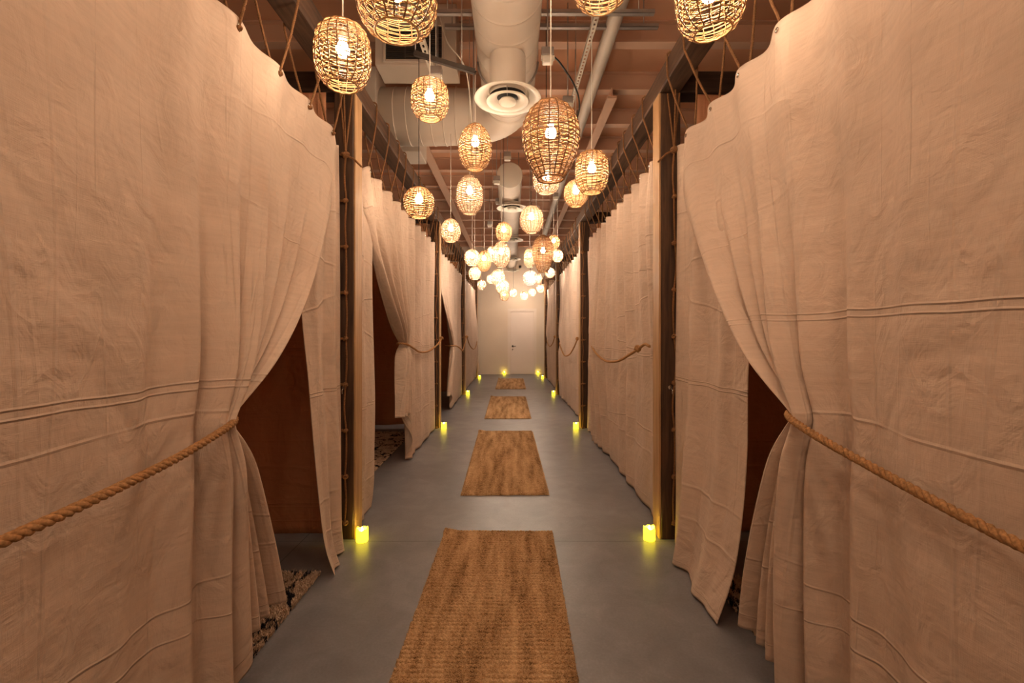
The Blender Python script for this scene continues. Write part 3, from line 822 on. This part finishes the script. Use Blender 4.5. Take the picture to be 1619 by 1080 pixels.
# ------------------------------------------------------------------ tent interior partitions
def flat_drape(name, label, x0, x1, y, z0, z1, mat, seed, W):
    def fn(u, v):
        x = x0 + (x1 - x0) * u; z = z1 + (z0 - z1) * v
        yy = y + .018 * math.sin(u * 21 + fbm(u * 3, v * 2, seed)) * (.3 + .7 * v) + .03 * fbm(u * 3, v * 3, seed)
        zz = z + (.02 * fbm(u * 5, 0, seed) if v > .98 else 0)
        return (x, yy, zz)
    t = thing('partition_curtain', label, 'curtain', (0, 0, 0))
    cloth('drape', fn, 100, 60, W, z1 - z0, mat, t)
for s, i, lab in ((-1, 1, 'canvas partition tinted reddish brown for dim warm light inside the nearest left opening'), (-1, 2, 'canvas partition tinted reddish brown for dim warm light inside the second left bay'),
                  (-1, 3, 'canvas partition tinted reddish brown for dim warm light inside the third left bay'), (1, 1, 'canvas partition tinted reddish brown for dim warm light inside the nearest right opening'), (1, 2, 'canvas partition behind the second right post')):
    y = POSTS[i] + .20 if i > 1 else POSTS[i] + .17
    flat_drape('p', lab, s * 1.20, s * 4.15, POSTS[i] + PW / 2 - .10, .06, ZB0 - .03, M['canvas_light_tint'], i * 3 + s, 3)

# ------------------------------------------------------------------ floor mats
def jute_mesh(W, L, nx, ny, rows, seed):
    rnd = random.Random(seed); me = MB(); vs = []
    hx = W / 2
    PR = (0.0, .62, .86, .97, 1.0, .97, .86, .62)
    for j in range(ny + 1):
        q = j // 8; pr = PR[j % 8]
        for i in range(nx + 1):
            u = i / nx; v = j / ny
            x0 = u * W
            sh = .0045 * fbm(u * 9, q * .35, seed) + .0035 * fbm(x0 * 55, q * 3.1, seed + 1)
            yv = (v - .5) * L + sh; xv = (u - .5) * W
            tw = .5 + .5 * math.sin(x0 * 2 * PI / .021 + q * 2.4 + 2.5 * fbm(x0 * 14, q * 1.7, seed) + (j % 8) * .35)
            kn = .5 + .5 * noise.noise(Vector((x0 * 40, q * 3.7, seed)))
            h = .002 + .018 * pr * (.55 + .25 * tw + .35 * kn)
            e = min(u, 1 - u) * nx
            if e < 1 or j in (0, ny): h = .001
            xo = .006 * noise.noise(Vector((q * 1.3, u * 2, 3))) * (1 if e < 2 else .3)
            yo = .006 * fbm(u * 12, 0, seed + 4) if j in (0, ny, 1, ny - 1) else 0
            if u < .14 and v > .97: h += .02 * (1 - u / .14)
            vs.append((xv + xo, yv + yo, h))
    fs = []
    for j in range(ny):
        for i in range(nx):
            a = j * (nx + 1) + i; fs.append((a, a + 1, a + nx + 2, a + nx + 1))
    me.add(vs, fs, True)
    # fuzzy edge fibres
    for k in range(900):
        if rnd.random() < .6:
            x = rnd.choice((-1, 1)) * hx; y = rnd.uniform(-L / 2, L / 2); d = Vector((math.copysign(1, x), rnd.uniform(-.8, .8), 0))
        else:
            x = rnd.uniform(-hx, hx); y = rnd.choice((-1, 1)) * L / 2; d = Vector((rnd.uniform(-.8, .8), math.copysign(1, y), 0))
        p = Vector((x, y, .006)) - d * .004; q = p + d * rnd.uniform(.006, .014); q.z = .003
        n_ = Vector((-d.y, d.x, 0)) * .0012
        me.add([p - n_, p + n_, q], [(0, 1, 2)])
    return me.mesh('jute_rug', M['jute'])
J1 = jute_mesh(.735, 2.28, 200, 688, 86, 1)
J2 = jute_mesh(.745, 2.44, 70, 736, 92, 2)
for me_, x, y, rz, lab in ((J1, -.105, 1.96, -.012, 'nearest woven jute runner rug in the aisle foreground, cut by the bottom edge'),
                           (J2, -.072, 5.02, .012, 'second jute runner rug along the grey aisle'),
                           (J2, -.072, 8.39, .006, 'third jute runner rug along the grey aisle'),
                           (J2, -.032, 12.15, .0, 'farthest jute runner rug, just before the white door')):
    o = link('jute_rug', me_, None, (x, y, 0)); o.rotation_euler = (0, 0, rz); tag(o, lab, 'rug')

def shag(x0, x1, y0, y1, label, ntuft, hgt, seed, band=None):
    t = thing('shag_rug', label, 'rug', (0, 0, 0))
    g = MB(); g.box(x0, x1, y0, y1, .0005, .012, .003); g.build('rug_backing', M['shag'], t)
    rnd = random.Random(seed); g = MB()
    bx0, bx1 = band or (x0, x1)
    for k in range(ntuft):
        x = rnd.uniform(bx0, bx1); y = rnd.uniform(y0, y1)
        a = rnd.uniform(0, 2 * PI); w = .0022
        lean = Vector((rnd.uniform(-1, 1), rnd.uniform(-1, 1), 0)) * .018
        d = Vector((math.cos(a), math.sin(a), 0)) * w
        p = Vector((x, y, .008)); q = p + lean * .5 + Vector((0, 0, hgt * .6)); r_ = p + lean * 1.3 + Vector((0, 0, hgt * rnd.uniform(.75, 1.1)))
        g.add([p - d, p + d, q + d, q - d, r_], [(0, 1, 2, 3), (3, 2, 4)])
    pl = g.build('rug_pile', M['shag'], t); pl['kind'] = 'stuff'
shag(-2.9, -1.08, .2, 2.54, 'cream shaggy rug with black markings inside the nearest left opening', 52000, .032, 5, (-1.75, -1.07))
shag(-3.2, -1.34, 3.6, 6.2, 'brown patterned rug on the floor inside the second left bay', 9000, .014, 6, (-2.0, -1.34))
shag(1.09, 2.9, .3, 2.50, 'brown patterned rug inside the nearest right opening', 26000, .024, 8, (1.08, 1.7))

# ------------------------------------------------------------------ candles
def candle_meshes():
    g = MB()
    prof = [(1e-5, 0), (.036, 0), (.0375, .003), (.038, .06), (.0372, .079), (.035, .084), (.031, .080), (.027, .066), (1e-5, .062)]
    n_ = 28; vs = []
    for r, h in prof:
        for i in range(n_):
            a = 2 * PI * i / n_
            hh = h + (.005 * math.sin(a * 2 + 1) + .003 * math.sin(a * 5) if h > .07 else 0)
            rr = r * (1 + .02 * math.sin(a * 3) * (h / .08))
            vs.append((rr * math.cos(a), rr * math.sin(a), hh))
    fs = [(k * n_ + i, k * n_ + (i + 1) % n_, (k + 1) * n_ + (i + 1) % n_, (k + 1) * n_ + i) for k in range(len(prof) - 1) for i in range(n_)]
    g.add(vs, fs, True)
    f = MB(); f.lathe([(1e-5, .060), (.004, .064), (.0055, .072), (.004, .082), (1e-5, .094)], 10, cap=False)
    return g.mesh('wax_body', M['candle']), f.mesh('flame_tip', M['flame'])
cw, cf = candle_meshes()
for x, y, lab in ((-.978, 2.97, 'glowing yellow candle at the foot of the nearest left post'), (.902, 2.99, 'glowing yellow candle at the foot of the nearest right post'),
                  (-.965, 6.44, 'glowing yellow candle at the foot of the second left post'), (.905, 6.44, 'glowing yellow candle at the foot of the second right post'),
                  (-.965, 9.95, 'glowing yellow candle at the foot of the third left post'), (.905, 9.93, 'glowing yellow candle at the foot of the third right post'),
                  (-.965, 13.5, 'tiny yellow candle at the foot of the farthest left post'), (.905, 13.5, 'tiny yellow candle at the foot of the farthest right post'),
                  (-.25, 14.77, 'yellow candle against the end wall, left of the white door'), (.845, 14.77, 'yellow candle against the end wall, right of the white door')):
    t = thing('candle', lab, 'candle', (x, y, .001), 'glowing candles')
    link('wax_body', cw, t); link('flame_tip', cf, t)

# ------------------------------------------------------------------ lanterns
PROF = {
 'barrel': [(0, .16), (.04, .55), (.10, .78), (.22, .93), (.45, 1.0), (.65, .99), (.82, .90), (.93, .74), (1.0, .55)],
 'egg': [(0, .10), (.05, .38), (.15, .66), (.30, .88), (.50, 1.0), (.66, .98), (.82, .86), (.93, .68), (1.0, .48)],
 'oval': [(0, .12), (.05, .45), (.14, .70), (.30, .92), (.5, 1.0), (.68, .98), (.84, .82), (.94, .64), (1.0, .46)],
 'tall': [(0, .16), (.05, .48), (.14, .74), (.28, .94), (.42, 1.0), (.58, .97), (.74, .84), (.88, .64), (1.0, .46)],
 'globe': [(0, .14), (.06, .48), (.17, .76), (.33, .95), (.5, 1.0), (.66, .97), (.82, .85), (.93, .68), (1.0, .50)],
}
def prof_r(name, t):
    P = PROF[name]
    for k in range(len(P) - 1):
        if t <= P[k + 1][0]:
            a = P[max(k - 1, 0)]; b = P[k]; c = P[k + 1]; d = P[min(k + 2, len(P) - 1)]
            u = (t - b[0]) / (c[0] - b[0])
            m1 = (c[1] - a[1]) / (c[0] - a[0]) * (c[0] - b[0]); m2 = (d[1] - b[1]) / (d[0] - b[0]) * (c[0] - b[0])
            return .5 * ((2 * u ** 3 - 3 * u * u + 1) * b[1] + (u ** 3 - 2 * u * u + u) * m1 + (-2 * u ** 3 + 3 * u * u) * c[1] + (u ** 3 - u * u) * m2)
    return P[-1][1] * .5
ASP = {'barrel': 1.1, 'egg': 1.35, 'oval': 1.3, 'tall': 1.4, 'globe': 1.05}
NRIB = 18
def shade_mesh(name, tone, variant):
    rnd = random.Random(variant * 31 + len(name)); H = ASP[name]
    rows = int(17 * H) if name != 'tall' else 25
    g = MB()
    arc = []
    for k in range(201):
        t = k / 200; arc.append((prof_r(name, t), t * H))
    L = [0]
    for a, b in zip(arc, arc[1:]): L.append(L[-1] + math.hypot(b[0] - a[0], b[1] - a[1]))
    for q in range(rows):
        # two canes per course, each weaving in front of or behind the ribs
        tgt = L[-1] * (q + .35) / rows
        k = min(range(201), key=lambda i: abs(L[i] - tgt)); t = k / 200
        for sub in (-1, 1):
            tt = t + sub * .0095 / H
            tt = min(max(tt, 0), 1)
            r = prof_r(name, tt); z = H / 2 - tt * H
            ph = q * PI; wz = rnd.uniform(.003, .009); p1 = rnd.uniform(0, 6.28); p2 = rnd.uniform(0, 6.28); f1 = rnd.choice((2, 3)); tl = rnd.uniform(0, .012)
            pts = []
            N = NRIB * 3
            for i in range(N):
                a = 2 * PI * i / N
                rr = r + .011 * math.sin(NRIB / 2 * a + ph) + .003 * math.sin(a * 5 + p2)
                pts.append((rr * math.cos(a), rr * math.sin(a), z + wz * math.sin(f1 * a + p1) + tl * math.sin(a + p2)))
            g.tube(pts, rnd.uniform(.0078, .0098), 5, closed=True, flat=.55)
    for tt, rr_ in ((0, .016), (1, .017)):
        r = prof_r(name, tt); z = H / 2 - tt * H
        g.tube([(r * math.cos(2 * PI * i / 40), r * math.sin(2 * PI * i / 40), z + .006 * math.sin(i * 1.9)) for i in range(40)], rr_, 6, closed=True)
    me1 = g.mesh('woven_shade', M['wick_' + tone])
    g = MB()
    for i in range(NRIB):
        a = 2 * PI * i / NRIB + .02 * math.sin(i * 3)
        pts = []
        for k in range(15):
            t = k / 14; r = prof_r(name, t)
            pts.append((r * math.cos(a + .02 * math.sin(k * .8 + i)), r * math.sin(a + .02 * math.sin(k * .8 + i)), H / 2 - t * H))
        g.tube(pts, .0105, 5)
    me2 = g.mesh('rib_frame', M['rib_n'])
    return me1, me2, H
shade_cache = {}
def bulb_mesh(key):
    g = MB(); g.lathe([(1e-5, -.034), (.015, -.031), (.026, -.020), (.030, -.004), (.027, .010), (.018, .026), (.013, .036), (.013, .045)], 14, cap=False)
    return g.mesh('bulb', M[key])
bulb_me = {k: bulb_mesh(k) for k in ('bulb', 'bulb_mid', 'bulb_far', 'bulb_added')}
g = MB(); g.lathe([(.016, .04), (.018, .045), (.018, .085), (.010, .095), (1e-5, .096)], 12, cap=False); socket_me = g.mesh('socket', M['socket'])

LANTERNS = [
    (-0.755, 2.03, 2.596, 0.245, 0.273, 'barrel', 'n', 'w',
     "large lit wicker barrel lantern beside the left beam, just left of the biggest basket overhead"),
    (-0.495, 1.96, 2.796, 0.340, 0.281, 'barrel', 'n', 'w',
     "biggest lit wicker lantern, cut by the top edge left of the round duct"),
    (-0.520, 2.88, 2.836, 0.240, 0.239, 'barrel', 'n', 'w',
     "lit wicker barrel lantern hanging right below the dark wall grille"),
    (-0.274, 3.39, 2.747, 0.250, 0.337, 'egg', 'n', 'w',
     "pointed egg shaped wicker lantern below left of the nearest ceiling diffuser"),
    (-0.390, 4.18, 2.627, 0.250, 0.348, 'oval', 'l', 'w',
     "pale oval wicker lantern directly below the pointed egg shaped one"),
    (-0.720, 3.52, 2.369, 0.240, 0.232, 'globe', 'n', 'b',
     "round wicker lantern on a black cord beside the left beam"),
    (-0.606, 4.50, 2.373, 0.200, 0.226, 'egg', 'l', 'w',
     "small pale bell shaped lantern standing alone, lower right of the round black-corded one"),
    (0.206, 2.42, 2.384, 0.310, 0.413, 'tall', 'd', 'w',
     "large dark brown beehive wicker lantern in front of the ceiling duct"),
    (0.309, 4.11, 2.743, 0.240, 0.242, 'barrel', 'l', 'b',
     "pale lantern half hidden below the large dark beehive lantern"),
    (0.571, 3.26, 2.510, 0.240, 0.292, 'barrel', 'n', 'w',
     "lit wicker barrel lantern right of the large beehive one, on a white cord"),
    (0.585, 4.17, 2.639, 0.220, 0.239, 'oval', 'n', 'w',
     "small wicker lantern tucked behind the lower left of the right-hand barrel lantern"),
    (0.442, 2.27, 3.154, 0.300, 0.316, 'barrel', 'n', 'w',
     "wicker lantern cut by the top edge right of the duct, only its base showing"),
    (0.743, 1.71, 2.612, 0.250, 0.241, 'barrel', 'n', 'w',
     "tilted glowing wicker lantern cut by the top edge near the right beam"),
    (0.204, 4.73, 2.538, 0.250, 0.278, 'oval', 'l', 'b',
     "pale oval lantern just right of the second ceiling diffuser"),
    (-0.100, 5.54, 2.591, 0.200, 0.228, 'globe', 'n', 'b',
     "small brown lantern on a black cord directly left of the third diffuser"),
    (-0.141, 5.96, 2.386, 0.240, 0.331, 'oval', 'l', 'w',
     "pinkish woven lantern directly below the small brown black-corded one"),
    (-0.554, 6.33, 2.407, 0.220, 0.223, 'globe', 'l', 'w',
     "leftmost pale globe lantern of the distant cluster"),
    (-0.420, 6.87, 2.448, 0.210, 0.311, 'oval', 'n', 'w',
     "brown oval lantern right behind the leftmost pale globe of the distant cluster"),
    (-0.310, 7.20, 2.610, 0.180, 0.247, 'globe', 'l', 'w',
     "small pale lantern half hidden left of the pinkish woven one"),
    (-0.590, 7.20, 2.300, 0.200, 0.200, 'globe', 'l', 'w',
     "small shining globe lantern directly below the leftmost pale globe"),
    (-0.823, 12.34, 2.663, 0.240, 0.264, 'globe', 'l', 'w',
     "tiny glowing lantern hanging lowest on the left of the distant cluster"),
    (-0.519, 11.31, 2.696, 0.220, 0.225, 'globe', 'l', 'w',
     "tiny clear lantern left of the low central stack of lanterns"),
    (-0.240, 7.85, 2.320, 0.240, 0.272, 'globe', 'l', 'b',
     "pale globe lantern at the top of the low central stack"),
    (-0.171, 8.22, 2.194, 0.240, 0.265, 'globe', 'l', 'w',
     "bright woven lantern in the middle of the low central stack"),
    (-0.214, 12.85, 2.414, 0.250, 0.295, 'barrel', 'd', 'w',
     "lowest dark lantern at the bottom of the central stack"),
    (0.039, 14.09, 2.594, 0.235, 0.266, 'globe', 'l', 'b',
     "tiny lantern on a dark cord under the farthest diffuser"),
    (0.365, 13.84, 2.495, 0.250, 0.261, 'globe', 'l', 'w',
     "tiny pale lantern hanging above the left of the white door"),
    (0.280, 7.20, 2.550, 0.200, 0.307, 'egg', 'l', 'w',
     "pale lantern half hidden left of the tall brown one on the right"),
    (0.432, 6.35, 2.463, 0.300, 0.509, 'tall', 'd', 'w',
     "tall brown wicker lantern on the right of the distant cluster"),
    (0.660, 7.20, 2.790, 0.200, 0.224, 'globe', 'n', 'w',
     "small round lantern behind the upper right of the tall brown one"),
    (0.760, 7.60, 2.648, 0.190, 0.198, 'globe', 'l', 'w',
     "small lantern with a bright open base behind the lower right of the tall brown one"),
    (0.750, 9.00, 2.548, 0.200, 0.189, 'globe', 'l', 'w',
     "small shining globe lantern directly below the tall brown one on its right"),
    (0.302, 7.50, 2.266, 0.250, 0.238, 'globe', 'g', 'b',
     "greyish globe lantern below the tall brown one"),
    (0.687, 11.78, 2.751, 0.180, 0.286, 'oval', 'l', 'w',
     "narrow lantern tucked right behind the greyish globe"),
    (0.825, 13.19, 2.643, 0.220, 0.230, 'globe', 'l', 'w',
     "tiny glowing lantern at the lower right of the distant cluster"),
    (0.600, 13.49, 2.560, 0.225, 0.217, 'globe', 'l', 'w',
     "tiny lantern directly under the greyish globe"),
]
# unseen lanterns added overhead and behind the camera to light the near curtains
ADDED_LANTERNS = []
for k, (x, y, z) in enumerate([(-.60, .75, 2.95), (.52, .80, 3.0), (-.05, .25, 2.9), (-.66, -.1, 2.7), (.62, -.2, 2.6), (0.0, -.8, 2.5), (-.55, -1.2, 2.8), (.55, -1.3, 2.75),
                              (-.1, -1.9, 2.6), (-.62, -2.3, 2.5), (.60, -2.4, 2.65), (0.05, -3.0, 2.75)]):
    ADDED_LANTERNS.append((x, y, z, .26, .30, ('barrel', 'oval')[k % 2], 'n', 'w', 'lit wicker lantern of the aisle row, overhead or behind the camera, out of the picture'))
for i, (x, y, z, D, H, sh, tone, cord, lab) in enumerate(LANTERNS + ADDED_LANTERNS):
    key = (sh, tone, i % 2 if i < 14 else 0)
    if key not in shade_cache: shade_cache[key] = shade_mesh(*key)
    m1, m2, H0 = shade_cache[key]
    t = thing('wicker_lantern', lab, 'pendant lamp', (x, y, z), 'wicker lanterns over the aisle')
    sx = D / 2 / 1.02 * 2 * .5 * 1.0; sz = H / H0
    sx = D * .98
    for me_, nm in ((m1, 'woven_shade'), (m2, 'rib_frame')):
        o = link(nm, me_, t); o.scale = (sx, sx, sz); o.rotation_euler = (0, 0, i * .7)
    if lab.startswith('tilted'): t.rotation_euler = (.05, -.12, 0)
    bz = min(H * .10, .04)
    bs = .85 if D < .21 else 1.0
    o = link('bulb', bulb_me['bulb_added' if i >= len(LANTERNS) else 'bulb' if y < 5 else 'bulb_mid' if y < 7.5 else 'bulb_far'], t, (0, 0, bz)); o.scale = (bs,) * 3
    o = link('socket', socket_me, t, (0, 0, bz)); o.scale = (bs,) * 3
    ztop = ZC - .003
    if abs(x - DUX) < .26 and y < 5.0: ztop = DUZ - math.sqrt(max(.24 ** 2 - (x - DUX) ** 2, 0.0004))
    elif abs(x + .035) < .185 and y > 6.3: ztop = 3.56 - math.sqrt(max(.178 ** 2 - (x + .035) ** 2, 0.0004))
    elif -1.35 < x < .15 and 4.35 < y < 4.95: ztop = DUZ - math.sqrt(max(.278 ** 2 - (y - 4.65) ** 2, .0004))
    g = MB(); g.tube([(0, 0, bz + .09 * bs), (0, 0, ztop - z)], .0032, 6)
    g.build('cord', M['white_cord' if cord == 'w' else 'black_cord'], t)

# ------------------------------------------------------------------ camera, world, view
cam = bpy.data.cameras.new('camera'); co = bpy.data.objects.new('camera', cam); COL.objects.link(co)
co.location = (0, 0, 1.36); co.rotation_euler = (PI / 2, 0, 0)
cam.sensor_width = 36; cam.lens = 16.0; cam.shift_y = -14 / 1619; cam.clip_start = .02
scene.camera = co
w = bpy.data.worlds.new('world'); scene.world = w; w.use_nodes = True
w.node_tree.nodes['Background'].inputs[0].default_value = (1.0, .72, .5, 1)
w.node_tree.nodes['Background'].inputs[1].default_value = .0
scene.view_settings.view_transform = 'Standard'; scene.view_settings.look = 'None'
scene.view_settings.gamma = 1; scene.view_settings.use_curve_mapping = False
scene.view_settings.exposure = EXPO
